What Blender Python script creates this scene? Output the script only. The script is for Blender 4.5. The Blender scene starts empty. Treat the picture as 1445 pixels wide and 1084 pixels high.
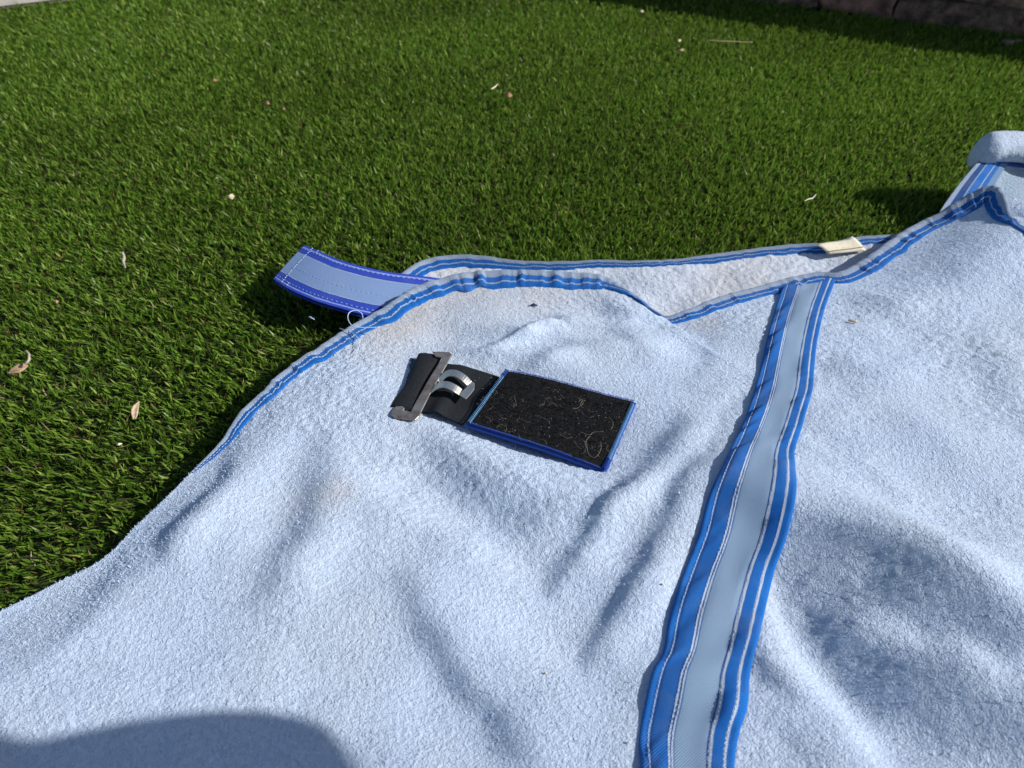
import bpy, bmesh, math, random
import numpy as np
from mathutils import Vector, Matrix
from mathutils.bvhtree import BVHTree

random.seed(7); rng = np.random.default_rng(7)
C = bpy.context.scene.collection
scene = bpy.context.scene

# ------------------------------------------------------------------ camera, sky, sun, exposure
CAM_H, PITCH, FPX, PW, PH = 0.5, math.radians(40), 1126.0, 1445.0, 1084.0
cam = bpy.data.cameras.new('camera'); camo = bpy.data.objects.new('camera', cam); C.objects.link(camo)
camo.location = (0, 0, CAM_H); camo.rotation_euler = (math.pi / 2 - PITCH, 0, 0)
cam.sensor_width = 36.0; cam.lens = 36.0 * FPX / PW; cam.clip_start = 0.01; cam.clip_end = 500
cam.dof.use_dof = True; cam.dof.focus_distance = 0.68; cam.dof.aperture_fstop = 10.0
scene.camera = camo
SUN_EL, SUN_AZ = math.radians(33), math.radians(-7)      # azimuth counted from +x
TO_SUN = Vector((math.cos(SUN_EL) * math.cos(SUN_AZ), math.cos(SUN_EL) * math.sin(SUN_AZ), math.sin(SUN_EL)))
world = bpy.data.worlds.new('World'); scene.world = world; world.use_nodes = True
wn = world.node_tree.nodes; wl = world.node_tree.links
bg = wn['Background']; sky = wn.new('ShaderNodeTexSky'); sky.sky_type = 'NISHITA'; sky.sun_disc = False
sky.sun_elevation = SUN_EL; sky.sun_rotation = math.pi / 2 - SUN_AZ
wl.new(sky.outputs[0], bg.inputs[0]); bg.inputs[1].default_value = 0.095
sun = bpy.data.lights.new('sun', 'SUN'); suno = bpy.data.objects.new('sun', sun); C.objects.link(suno)
sun.energy = 5.0; sun.angle = math.radians(0.5); sun.color = (1.0, 0.965, 0.91)
suno.rotation_euler = TO_SUN.to_track_quat('Z', 'Y').to_euler(); suno.location = TO_SUN * 5
scene.view_settings.view_transform = 'Standard'; scene.view_settings.look = 'None'
scene.view_settings.gamma = 1.0; scene.view_settings.use_curve_mapping = False
scene.view_settings.exposure = 0.05

# ------------------------------------------------------------------ helpers
CP, SP = math.cos(PITCH), math.sin(PITCH)
CAMP = Vector((0, 0, CAM_H))
def ray(px, py):
    u = (px - PW / 2) / FPX; v = (py - PH / 2) / FPX
    return Vector((u, CP - v * SP, -SP - v * CP))
def P(px, py, z=0.0):
    d = ray(px, py); t = (z - CAM_H) / d.z
    return CAMP + d * t
def resample(pts, n):
    """n points evenly spaced on a smooth curve through pts (any dimension)"""
    p = np.array(pts, float); m = len(p)
    seg = np.linalg.norm(np.diff(p[:, :2], axis=0), axis=1); s = np.concatenate([[0], np.cumsum(seg)])
    tan = np.zeros_like(p)
    tan[1:-1] = (p[2:] - p[:-2]) / (s[2:] - s[:-2])[:, None]
    tan[0] = (p[1] - p[0]) / seg[0]; tan[-1] = (p[-1] - p[-2]) / seg[-1]
    q = np.linspace(0, s[-1], n); i = np.clip(np.searchsorted(s, q, 'right') - 1, 0, m - 2)
    h = (s[i + 1] - s[i]); t = ((q - s[i]) / h)[:, None]; h = h[:, None]
    return ((2*t**3-3*t**2+1)*p[i] + (t**3-2*t**2+t)*h*tan[i] + (-2*t**3+3*t**2)*p[i+1] + (t**3-t**2)*h*tan[i+1])

_perm = np.random.default_rng(3).permutation(4096)
def vnoise(x, y, seed=0):
    x = np.asarray(x, float) + 71.3 * seed + 500; y = np.asarray(y, float) + 37.7 * seed + 500
    xi = np.floor(x).astype(int); yi = np.floor(y).astype(int); fx = x - xi; fy = y - yi
    fx = fx*fx*fx*(fx*(fx*6-15)+10); fy = fy*fy*fy*(fy*(fy*6-15)+10)
    def g(a, b): return _perm[(_perm[a & 4095] + b) & 4095] / 2047.5 - 1
    return (g(xi, yi)*(1-fx)+g(xi+1, yi)*fx)*(1-fy) + (g(xi, yi+1)*(1-fx)+g(xi+1, yi+1)*fx)*fy
def fbm(x, y, o=3, seed=0):
    return sum(vnoise(x*2**k, y*2**k, seed+k) / 2**k for k in range(o))

def link(name, me, mat=None, parent=None, smooth=True):
    o = bpy.data.objects.new(name, me); C.objects.link(o)
    if mat is not None: me.materials.append(mat)
    if parent is not None: o.parent = parent
    if smooth and len(me.polygons): me.polygons.foreach_set('use_smooth', [True] * len(me.polygons))
    return o
def mesh(name, v, f, mat=None, parent=None, smooth=True):
    me = bpy.data.meshes.new(name); me.from_pydata([tuple(a) for a in v], [], f); me.update()
    return link(name, me, mat, parent, smooth)
def grid_mesh(name, pts, mat=None, parent=None, uv=None, attr=None, smooth=True):
    """pts: (n, m, 3) array"""
    n, m, _ = pts.shape
    me = bpy.data.meshes.new(name); me.vertices.add(n * m)
    me.vertices.foreach_set('co', pts.reshape(-1).astype(np.float32))
    i = np.arange(n - 1)[:, None] * m + np.arange(m - 1)[None]
    q = np.stack([i, i + 1, i + m + 1, i + m], -1).reshape(-1, 4); k = len(q)
    me.loops.add(k * 4); me.loops.foreach_set('vertex_index', q.reshape(-1).astype(np.int32))
    me.polygons.add(k); me.polygons.foreach_set('loop_start', np.arange(0, k * 4, 4, dtype=np.int32))
    if uv is not None:
        lay = me.uv_layers.new(name='UVMap'); lay.data.foreach_set('uv', uv.reshape(-1, 2)[q.reshape(-1)].reshape(-1).astype(np.float32))
    if attr is not None:
        for nm, a in attr.items():
            at = me.attributes.new(nm, 'FLOAT', 'POINT'); at.data.foreach_set('value', a.reshape(-1).astype(np.float32))
    me.update(calc_edges=True); me.validate()
    return link(name, me, mat, parent, smooth)
def empty(name, loc=(0, 0, 0)):
    o = bpy.data.objects.new(name, None); C.objects.link(o); o.location = loc; o.empty_display_size = 0.02
    return o
def tag(o, label=None, cat=None, group=None, kind=None):
    for k, v in (('label', label), ('category', cat), ('group', group), ('kind', kind)):
        if v: o[k] = v
    return o
def tube_geo(pts, r, sides=6, taper=None):
    pts = [Vector(p) for p in pts]; V = []; F = []; n = len(pts); up = Vector((0, 0, 1)); prev = None
    for i, p in enumerate(pts):
        t = (pts[min(i + 1, n - 1)] - pts[max(i - 1, 0)]).normalized()
        a = prev if prev is not None else (up.cross(t) if abs(t.z) < .95 else Vector((1, 0, 0)).cross(t))
        a = (a - t * a.dot(t)).normalized(); b = t.cross(a); prev = a
        rr = r if taper is None else r * taper[i]
        for k in range(sides):
            g = 2 * math.pi * k / sides; V.append(p + (a * math.cos(g) + b * math.sin(g)) * rr)
    for i in range(n - 1):
        for k in range(sides):
            k2 = (k + 1) % sides; F.append((i*sides+k, i*sides+k2, (i+1)*sides+k2, (i+1)*sides+k))
    F.append(tuple(range(sides))[::-1]); F.append(tuple((n - 1) * sides + k for k in range(sides)))
    return V, F
class Acc:
    def __init__(s): s.v = []; s.f = []
    def add(s, g):
        o = len(s.v); s.v += g[0]; s.f += [tuple(i + o for i in f) for f in g[1]]
    def build(s, name, mat, parent=None, smooth=True): return mesh(name, s.v, s.f, mat, parent, smooth)

# ------------------------------------------------------------------ materials
def mat(name, col=(.5, .5, .5), rough=.8, metal=0, spec=.3):
    m = bpy.data.materials.new(name); m.use_nodes = True; b = m.node_tree.nodes['Principled BSDF']
    b.inputs['Base Color'].default_value = (*col, 1); b.inputs['Roughness'].default_value = rough
    b.inputs['Metallic'].default_value = metal; b.inputs['Specular IOR Level'].default_value = spec
    return m
class NT:
    def __init__(s, m): s.m = m; s.n = m.node_tree.nodes; s.l = m.node_tree.links; s.b = s.n['Principled BSDF']
    def new(s, t, **k):
        x = s.n.new(t)
        for a, v in k.items(): setattr(x, a, v)
        return x
    def coord(s, kind='Object'):
        return s.new('ShaderNodeTexCoord').outputs[kind]
    def noise(s, vec, scale, detail=3, rough=.5, dist=0):
        x = s.new('ShaderNodeTexNoise'); x.inputs['Scale'].default_value = scale; x.inputs['Detail'].default_value = detail
        x.inputs['Roughness'].default_value = rough; x.inputs['Distortion'].default_value = dist
        s.l.new(vec, x.inputs['Vector']); return x.outputs['Fac']
    def math(s, op, a, b=None, c=None, clamp=False):
        x = s.new('ShaderNodeMath', operation=op, use_clamp=clamp)
        for i, v in enumerate((a, b, c)):
            if v is None: continue
            if isinstance(v, (int, float)): x.inputs[i].default_value = v
            else: s.l.new(v, x.inputs[i])
        return x.outputs[0]
    def mix(s, fac, a, b, blend='MIX'):
        x = s.new('ShaderNodeMix', data_type='RGBA', blend_type=blend)
        for i, v in ((0, fac), (6, a), (7, b)):
            if isinstance(v, (int, float)): x.inputs[i].default_value = v
            elif isinstance(v, tuple): x.inputs[i].default_value = (*v, 1)
            else: s.l.new(v, x.inputs[i])
        return x.outputs[2]
    def ramp(s, fac, stops, interp='LINEAR'):
        x = s.new('ShaderNodeValToRGB'); x.color_ramp.interpolation = interp; e = x.color_ramp.elements
        while len(e) < len(stops): e.new(.5)
        for q, (p, c) in zip(e, stops): q.position = p; q.color = (*c, 1)
        s.l.new(fac, x.inputs[0]); return x.outputs[0]
    def maprange(s, v, a, b, c=0, d=1, smooth=False):
        x = s.new('ShaderNodeMapRange'); x.interpolation_type = 'SMOOTHSTEP' if smooth else 'LINEAR'
        s.l.new(v, x.inputs[0])
        for i, q in zip((1, 2, 3, 4), (a, b, c, d)): x.inputs[i].default_value = q
        return x.outputs[0]
    def attr(s, nm): return s.new('ShaderNodeAttribute', attribute_name=nm).outputs['Fac']
    def bump(s, h, dist, strength=1.0, normal=None):
        x = s.new('ShaderNodeBump'); x.inputs['Distance'].default_value = dist; x.inputs['Strength'].default_value = strength
        s.l.new(h, x.inputs['Height'])
        if normal is not None: s.l.new(normal, x.inputs['Normal'])
        return x.outputs[0]
    def col(s, c): s.l.new(c, s.b.inputs['Base Color'])
    def nrm(s, c): s.l.new(c, s.b.inputs['Normal'])

def fleece_mat(name, base, dirt_amt):
    m = mat(name, base, .95, 0, .1); t = NT(m); o = t.coord()
    b = t.b; b.inputs['Sheen Weight'].default_value = .12; b.inputs['Sheen Roughness'].default_value = .6
    n1 = t.noise(o, 9, 4, .6); n2 = t.noise(o, 300, 3, .6, .6); n3 = t.noise(o, 1000, 2, .6)
    c = t.mix(t.maprange(n1, .42, .75, 0, dirt_amt), base, (.50, .46, .40))
    st = t.math('MULTIPLY', t.attr('stain'), t.maprange(n1, .3, .65, .25, 1))
    c = t.mix(st, c, (.56, .47, .38))
    g = t.math('ADD', t.math('MULTIPLY', n2, .7), t.math('MULTIPLY', n3, .3))
    c = t.mix(t.maprange(g, .36, .56, .32, 0), c, tuple(k * .5 for k in base))
    t.col(c)
    h = t.math('ADD', t.math('MULTIPLY', n2, .8), t.math('MULTIPLY', n3, .4))
    t.nrm(t.bump(h, .0024, 1.0))
    return m
M = {}
M['fleece'] = fleece_mat('pale_blue_fleece', (.535, .65, .825), .22)
M['fleece_inner'] = fleece_mat('dirty_fleece', (.57, .64, .76), .3)

BLUE = (.005, .17, .60); DKBLUE = (.004, .075, .29); ROYAL = (.020, .065, .50); PALE = (.42, .55, .74)
def webbing_mat(name, stops, twill=260.0, pucker=True, rough=.55, slant=1.0):
    """stops over U (0..1 across); V is metres along"""
    m = mat(name, (.3, .4, .7), rough + .1, 0, .2); t = NT(m); uv = t.coord('UV')
    sep = t.new('ShaderNodeSeparateXYZ'); t.l.new(uv, sep.inputs[0]); u, v = sep.outputs[0], sep.outputs[1]
    wob = t.math('MULTIPLY', t.math('SUBTRACT', t.noise(uv, 90, 2), .5), .02)
    base = t.ramp(t.math('ADD', u, wob), stops, 'CONSTANT')
    dg = t.math('SINE', t.math('MULTIPLY', t.math('ADD', t.math('MULTIPLY', u, .05 * slant), v), 2 * math.pi * twill * 2))
    tw = t.maprange(dg, -1, 1, 0, 1)
    c = t.mix(t.math('MULTIPLY', tw, .65), base, t.mix(1.0, base, (.35, .42, .52), 'MULTIPLY'))
    n = t.noise(t.coord(), 30, 4, .6)
    c = t.mix(t.maprange(n, .5, .8, 0, .14), c, (.36, .38, .38))
    t.col(c)
    h = t.math('ADD', tw, t.noise(t.coord(), 1500, 2))
    t.nrm(t.bump(h, .0005, .8)); t.b.inputs['Sheen Weight'].default_value = .02
    return m
GREY = (.34, .48, .66); WH = (.60, .68, .80)
M['webbing'] = webbing_mat('blue_grey_webbing', [(0, BLUE), (.085, (.26, .42, .70)), (.105, DKBLUE), (.13, (.005, .125, .45)), (.29, WH), (.315, (.08, .2, .5)), (.325, WH), (.345, (.10, .24, .52)), (.36, GREY),
                                                 (.69, (.03, .13, .42)), (.705, WH), (.745, BLUE), (.865, WH), (.90, BLUE)])
M['binding'] = webbing_mat('blue_binding_tape', [(0, (.44, .52, .66)), (.36, (.30, .40, .58)), (.40, BLUE), (.68, (.45, .56, .76)), (.745, BLUE)], 330)
M['loop_webbing'] = webbing_mat('royal_blue_webbing', [(0, ROYAL), (.05, (.3, .4, .8)), (.075, ROYAL), (.2, (.02, .04, .25)), (.215, (.42, .53, .78)), (.23, (.23, .35, .61)), (.77, (.42, .53, .78)), (.785, (.02, .04, .25)), (.8, ROYAL), (.93, (.3, .4, .8)), (.955, ROYAL)], 250)
M['inside_webbing'] = webbing_mat('inner_webbing', [(0, (.36, .45, .60)), (.14, DKBLUE), (.34, (.3, .42, .62)), (.39, BLUE), (.62, (.4, .5, .7)), (.66, BLUE), (.8, (.2, .34, .55))], 300)
M['royal'] = mat('royal_blue_edge', (.02, .07, .36), .75)
def simple_noise(name, a, b, scale, rough, bd=.0005, metal=0, spec=.3, lo=.4, hi=.65):
    m = mat(name, a, rough, metal, spec); t = NT(m); o = t.coord()
    n = t.noise(o, scale, 5, .65); t.col(t.mix(t.maprange(n, lo, hi), a, b)); t.nrm(t.bump(t.noise(o, scale * 3, 3), bd, .8)); return m
M['thread'] = mat('white_thread', (.48, .60, .80), .8)
M['elastic'] = simple_noise('black_elastic', (.007, .009, .012), (.018, .021, .026), 700, .85, .0006)
M['velcro'] = simple_noise('black_hook_pile', (.003, .003, .004), (.012, .012, .014), 900, .9, .001)
M['velfibre'] = mat('black_hook_fibre', (.006, .006, .007), .6)
M['hair'] = mat('pale_horse_hair', (.40, .34, .27), .5)
M['lint'] = mat('grey_lint', (.36, .35, .36), .9)
M['skyblue_stitch'] = mat('sky_blue_stitch', (.22, .50, .78), .7)
M['steel'] = simple_noise('worn_steel', (.88, .84, .76), (.70, .66, .58), 160, .42, .0001, 1.0)
M['rust'] = simple_noise('rusty_steel', (.42, .40, .37), (.24, .155, .11), 55, .42, .0003, .8, lo=.46, hi=.66)
M['tag'] = simple_noise('cream_label', (.72, .66, .52), (.50, .42, .30), 220, .8, .0003, lo=.5, hi=.75)
M['tagline'] = mat('label_stitch', (.25, .17, .10), .8)
M['leaf'] = simple_noise('dry_leaf', (.50, .36, .24), (.30, .18, .10), 200, .7, .0005)
M['leaf_pale'] = simple_noise('pale_dry_leaf', (.66, .56, .38), (.50, .33, .20), 180, .65, .0005)
M['leaf_red'] = simple_noise('reddish_leaf', (.36, .20, .11), (.24, .12, .07), 200, .7, .0005)
M['twig'] = simple_noise('grey_twig', (.36, .30, .24), (.50, .45, .38), 300, .8, .0005)
M['straw'] = mat('straw', (.55, .46, .24), .6)
M['backing'] = simple_noise('turf_backing', (.025, .045, .010), (.05, .06, .02), 60, .9, .002)

def grass_mat():
    m = mat('plastic_grass', (.05, .1, .02), .42, 0, .45); t = NT(m)
    a = t.new('ShaderNodeAttribute', attribute_name='tint'); t.l.new(a.outputs['Color'], t.b.inputs['Base Color'])
    tr = t.new('ShaderNodeBsdfTranslucent'); t.l.new(a.outputs['Color'], tr.inputs[0])
    mx = t.new('ShaderNodeMixShader'); mx.inputs[0].default_value = .38
    t.l.new(t.b.outputs[0], mx.inputs[1]); t.l.new(tr.outputs[0], mx.inputs[2])
    t.l.new(mx.outputs[0], t.n['Material Output'].inputs[0]); return m
M['grass'] = grass_mat()
M['stone'] = simple_noise('dark_stone', (.07, .05, .04), (.30, .19, .14), 34, .95, .006)
M['stone_red'] = simple_noise('reddish_stone', (.36, .19, .15), (.10, .06, .05), 30, .95, .006)
M['mortar'] = simple_noise('old_mortar', (.12, .09, .07), (.24, .18, .14), 30, .95, .004)
M['paving'] = simple_noise('pale_paving', (.50, .46, .42), (.40, .37, .34), 25, .9, .001)
M['joint'] = simple_noise('paving_joint', (.22, .20, .18), (.3, .27, .24), 40, .95, .001)

# ------------------------------------------------------------------ ground
g = mesh('ground', [(-60, -60, 0), (60, -60, 0), (60, 60, 0), (-60, 60, 0)], [(0, 1, 2, 3)], M['backing']); tag(g, kind='structure')

# outline of the rug's upper sheet: pixel, pixel, height of the cloth there
BE = [(-420, 1090, .03), (-250, 985, .03), (-120, 915, .026), (0, 863, .025), (78, 824, .024), (145, 789, .024), (200, 735, .025), (230, 707, .026),
      (269, 668, .026), (313, 624, .027), (344, 579, .029), (370, 557, .031), (390, 534, .033), (440, 499, .036),
      (499, 460, .040), (547, 434, .043), (579, 411, .045), (614, 398, .046), (650, 389, .047), (700, 384, .048), (771, 385, .048), (835, 389, .046), (863, 396, .043),
      (878, 408, .039), (899, 421, .036), (918, 438, .034), (937, 449, .033), (968, 440, .034), (1012, 422, .036), (1060, 409, .036), (1096, 399, .036), (1152, 387, .036), (1180, 387, .037),
      (1205, 376, .039), (1222, 366, .041), (1264, 335, .045), (1298, 315, .05), (1323, 303, .058), (1348, 287, .07), (1371, 274, .08), (1396, 266, .088), (1413, 272, .088),
      (1421, 290, .083), (1427, 308, .076), (1445, 328, .07), (1500, 365, .065), (1620, 420, .06), (1800, 480, .05)]
Bw = np.array([tuple(P(a, b, z)) for a, b, z in BE])
NS, NTT = 820, 540
B = resample(Bw, NS)
# far (out of frame) border of the sheet
Cw = resample([(-.55, -.10, .03), (-.30, -.22, .03), (.05, -.30, .03), (.45, -.30, .03), (.85, -.20, .03), (1.1, .05, .03), (1.25, .35, .03), (1.25, .55, .03)], NS)

# creases and hollows: (polyline in photo pixels, half width in pixels, slope of the cloth along the sun's azimuth; + turns away from the sun)
FOLDS = [([(1095, 775), (1170, 790), (1250, 850), (1330, 900), (1445, 950), (1540, 1010)], 38, .62), ([(1200, 900), (1270, 980), (1350, 1040), (1480, 1100)], 50, .60),
         ([(1130, 840), (1180, 920), (1230, 1010)], 22, .38), ([(1055, 895), (1085, 955), (1112, 992)], 14, .42), ([(1100, 1030), (1150, 1100)], 20, .22),
         ([(1082, 825), (1110, 905), (1150, 975), (1200, 1050), (1240, 1120)], 15, -.45), ([(1120, 700), (1200, 730), (1280, 762), (1350, 830), (1460, 915)], 28, -.30),
         ([(1140, 635), (1250, 705)], 13, -.18), ([(1225, 880), (1275, 935)], 18, -.34), ([(1330, 935), (1380, 985)], 16, -.30), ([(1190, 820), (1215, 850)], 12, -.22), ([(1300, 1010), (1340, 1060)], 14, -.25), ([(1175, 655), (1230, 690), (1262, 730)], 10, .20), ([(1160, 520), (1225, 535)], 16, .20),
         ([(1200, 432), (1265, 455)], 12, .22), ([(1330, 480), (1400, 540), (1440, 600)], 24, .16), ([(1250, 425), (1400, 435)], 18, -.14), ([(1240, 600), (1320, 640), (1400, 720)], 18, .12),
         ([(965, 600), (930, 640), (900, 662), (870, 710), (835, 750), (800, 790), (778, 832)], 11, .52), ([(985, 622), (930, 690), (880, 742), (836, 800)], 13, -.32),
         ([(968, 675), (935, 740), (900, 800), (860, 870), (828, 935)], 12, .50), ([(980, 760), (930, 850), (885, 925)], 15, -.26),
         ([(1060, 560), (1010, 620), (985, 670)], 9, .18), ([(1040, 540), (1000, 600)], 10, -.12),
         ([(610, 630), (670, 690), (730, 722)], 24, .32), ([(740, 720), (800, 742)], 20, .18), ([(500, 670), (560, 700), (640, 742), (720, 812), (790, 860)], 24, -.20),
         ([(565, 825), (590, 880), (620, 925), (652, 972), (695, 1015)], 18, .38), ([(700, 1030), (740, 1090)], 20, .36), ([(640, 850), (720, 880), (795, 945)], 30, -.20),
         ([(312, 655), (270, 710), (245, 750), (236, 785)], 13, .46), ([(352, 675), (312, 740), (280, 795)], 20, -.20),
         ([(455, 625), (430, 720), (400, 790), (365, 860)], 22, .32), ([(400, 640), (350, 765)], 20, -.16), ([(480, 740), (450, 830)], 22, -.14), ([(150, 850), (260, 830)], 14, .06),
         ([(828, 412), (860, 435), (884, 447)], 9, .46), ([(688, 488), (740, 473), (792, 457)], 4.5, .62), ([(700, 495), (750, 481), (802, 464)], 5, -.45),
         ([(630, 455), (705, 472)], 11, .26), ([(620, 482), (690, 500)], 10, .22), ([(735, 522), (765, 500), (795, 490), (855, 497)], 8, .36), ([(775, 512), (830, 508)], 7, -.2),
         ([(555, 457), (620, 440), (690, 424)], 7, .28), ([(1012, 468), (1000, 500), (978, 545)], 10, .18), ([(950, 470), (1000, 452)], 8, .18), ([(862, 470), (915, 500)], 12, .20), ([(900, 470), (960, 500)], 12, -.12)]
def to_px(x, y, z):
    dz = z - CAM_H; f = y * CP - dz * SP; u = y * SP + dz * CP; f = np.where(f < .05, .05, f)
    return PW / 2 + FPX * x / f, PH / 2 - FPX * u / f
RES, GX, GY = .0025, 900, 760                 # height grid, x along the sun's azimuth
caz, saz = math.cos(SUN_AZ), math.sin(SUN_AZ)
gu, gv = np.meshgrid((np.arange(GX) - GX / 2) * RES + .25, (np.arange(GY) - GY / 2) * RES + .5)
gx, gy = gu * caz - gv * saz, gu * saz + gv * caz
qx, qy = to_px(gx, gy, .04); ok = (gy > -.1) & (qx > -500) & (qx < 1900) & (qy < 1500)
qx = qx + 9 * vnoise(gx * 30, gy * 30, 51) + 3 * vnoise(gx * 90, gy * 90, 52); qy = qy + 9 * vnoise(gx * 30, gy * 30, 53) + 3 * vnoise(gx * 90, gy * 90, 54)
SL = np.zeros(gx.shape)
for pts, w, sl in FOLDS:
    best = np.full(gx.shape, 1e9); tot = 0; al = np.zeros(gx.shape); L_ = [math.dist(pts[i], pts[i + 1]) for i in range(len(pts) - 1)]
    for i in range(len(pts) - 1):
        (ax_, ay_), (bx_, by_) = pts[i], pts[i + 1]; dx, dy = (bx_ - ax_) / L_[i], (by_ - ay_) / L_[i]
        t_ = np.clip((qx - ax_) * dx + (qy - ay_) * dy, 0, L_[i]); d_ = np.hypot(qx - ax_ - t_ * dx, qy - ay_ - t_ * dy)
        m_ = d_ < best; best = np.where(m_, d_, best); al = np.where(m_, (tot + t_) / sum(L_), al); tot += L_[i]
    SL += sl * np.exp(-(best / w) ** 2 * .7) * (.55 + .45 * np.sin(np.pi * np.clip(al, 0, 1)))
SL += .05 * vnoise(gx * 18, gy * 18, 55) + .03 * vnoise(gx * 45, gy * 45, 56)
SL = np.clip(SL * 1.42, -.75, .74) * ok
kx = 2 * np.pi * np.fft.fftfreq(GX, RES)[None]; ky = 2 * np.pi * np.fft.fftfreq(GY, RES)[:, None]
HG = np.real(np.fft.ifft2(-1j * kx * np.fft.fft2(SL) / (kx ** 2 + .03 * ky ** 2 + (2 * np.pi / .75) ** 2)))
def cloth_h(x, y):
    u = (x * caz + y * saz - .25) / RES + GX / 2; v = (-x * saz + y * caz - .5) / RES + GY / 2
    i = np.clip(np.floor(u).astype(int), 0, GX - 2); j = np.clip(np.floor(v).astype(int), 0, GY - 2); fu = np.clip(u - i, 0, 1); fv = np.clip(v - j, 0, 1)
    hg = (HG[j, i] * (1 - fu) + HG[j, i + 1] * fu) * (1 - fv) + (HG[j + 1, i] * (1 - fu) + HG[j + 1, i + 1] * fu) * fv
    h = .042 + hg + .0010 * vnoise(x * 30 + y * 14, y * 40 - x * 12, 13); c = P(1290, 930, .04); h = h + .026 * np.exp(-((x - c.x) ** 2 + (y - c.y) ** 2) / .20 ** 2)
    h = np.where(h < .024, .014 + .010 * np.exp((np.minimum(h, .024) - .024) / .010), h)
    c = P(1432, 335, .06); h = h + .040 * np.exp(-(((x - c.x) / .13) ** 2 + ((y - c.y) / .10) ** 2))
    # flat bed below the buckle strap
    c = P(742, 592, .035); ca, sa = math.cos(-.46), math.sin(-.46); u = (x - c.x) * ca + (y - c.y) * sa; v = -(x - c.x) * sa + (y - c.y) * ca
    k = np.exp(-((u / .125) ** 2 + (v / .052) ** 2) ** 2); h = h * (1 - k) + .034 * k
    return h
print('fold relief', HG.min(), HG.max())
tt = (np.linspace(0, 1, NTT) ** 1.15)[None, :, None]
S = B[:, None, :] * (1 - tt) + Cw[:, None, :] * tt
X, Y = S[..., 0], S[..., 1]
dB = np.hypot(X - B[:, None, 0], Y - B[:, None, 1])
k = np.clip(dB / .10, 0, 1); k = k * k * (3 - 2 * k)
Z = cloth_h(X, Y) * k + B[:, None, 2] * (1 - k)
# pinholes, pills and naps of the worn fleece (real relief)
fine = .0009 * vnoise(X * 270 + Y * 170 + 2 * vnoise(X * 60, Y * 60, 3), Y * 270 - X * 170, 41) + .0007 * vnoise(X * 480 + Y * 90, Y * 430, 42)
clump = np.clip(.5 + .5 * vnoise(X * 14, Y * 14, 44), .2, .95) * np.clip(.35 + (Y - .2) * 2.2, .35, 1); _c = P(1270, 900, .04); clump = clump + .22 * np.exp(-((X - _c.x) ** 2 + (Y - _c.y) ** 2) / .12 ** 2)
def make_bvh(pts, step=1):
    a = pts[::step, ::step]; n, m, _ = a.shape
    i = np.arange(n - 1)[:, None] * m + np.arange(m - 1)[None]
    q = np.stack([i, i + 1, i + m + 1, i + m], -1).reshape(-1, 4)
    return BVHTree.FromPolygons([tuple(v) for v in a.reshape(-1, 3)], [tuple(int(z) for z in f) for f in q])
S[..., 2] = Z
bvh = make_bvh(S, 3)
def on_cloth(px, py):
    h = bvh.ray_cast(CAMP, ray(px, py).normalized())
    return h[0] if h[0] is not None else P(px, py, .035)
def drop(x, y, default=.034):
    h = bvh.ray_cast(Vector((x, y, 1)), Vector((0, 0, -1)))
    return h[0].z if h[0] is not None else default
def inside(x, y, poly):
    r = np.zeros(x.shape, bool); n = len(poly); j = n - 1
    for i in range(n):
        xi, yi = poly[i]; xj, yj = poly[j]
        if yi != yj:
            r ^= ((yi > y) != (yj > y)) & (x < (xj - xi) * (y - yi) / (yj - yi) + xi)
        j = i
    return r
WL = [(1104, 404), (1101, 414), (1090, 449), (1081, 483), (1071, 527), (1060, 565), (1049, 596), (1031, 634), (1012, 672), (999, 703), (986, 753), (967, 803), (953, 842), (943, 877), (935, 920), (921, 948), (908, 1001), (901, 1044), (903, 1084), (905, 1140), (900, 1200)]
WR = [(1181, 393), (1178, 399), (1164, 436), (1154, 480), (1149, 518), (1147, 549), (1137, 584), (1131, 606), (1121, 640), (1124, 687), (1112, 753), (1094, 803), (1084, 842), (1073, 891), (1059, 948), (1054, 1001), (1043, 1036), (1036, 1084), (1040, 1140), (1050, 1200)]
strip_poly = np.array([tuple(on_cloth(a, b))[:2] for a, b in WL + WR[::-1]])
Z = Z + fine * clump * np.clip(dB / .02, 0, 1) * np.where(inside(X, Y, strip_poly), .1, 1)
S[..., 2] = Z
# gentle roll-down of the very edge (skirt towards the grass)
sk = np.repeat(B[:, None, :], 4, 1); tanB = np.gradient(B[:, :2], axis=0); tanB /= np.linalg.norm(tanB, axis=1)[:, None]
nout = np.stack([-tanB[:, 1], tanB[:, 0]], 1)
for j, (o_, dz) in enumerate([(-.002, -.012), (.0006, -.007), (.0018, -.0035), (.0014, -.001)]):
    sk[:, j, :2] += nout * o_; sk[:, j, 2] += dz
S = np.concatenate([sk, S], 1)
def stain_field(x, y):
    s = np.zeros(x.shape)
    for a, b, r, q in [(560, 480, .05, .7), (620, 430, .05, .5), (760, 420, .06, .4), (990, 455, .02, .8), (440, 720, .03, .2), (850, 395, .05, .4), (485, 705, .015, .5), (560, 600, .05, .3)]:
        c = P(a, b, .035); s += q * np.exp(-((x - c.x) ** 2 + (y - c.y) ** 2) / r ** 2)
    return np.clip(s, 0, 1)
rug = empty('horse_rug', (0.2, 0.5, 0.03))
def child(o):
    o.parent = rug; o.matrix_parent_inverse = Matrix.Translation(rug.location).inverted(); return o
tag(rug, 'pale blue fleece horse rug with blue striped edging spread on the artificial grass', 'horse rug')
panel = child(grid_mesh('fleece_panel', S, M['fleece'], attr={'stain': stain_field(S[..., 0], S[..., 1])}))
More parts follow.
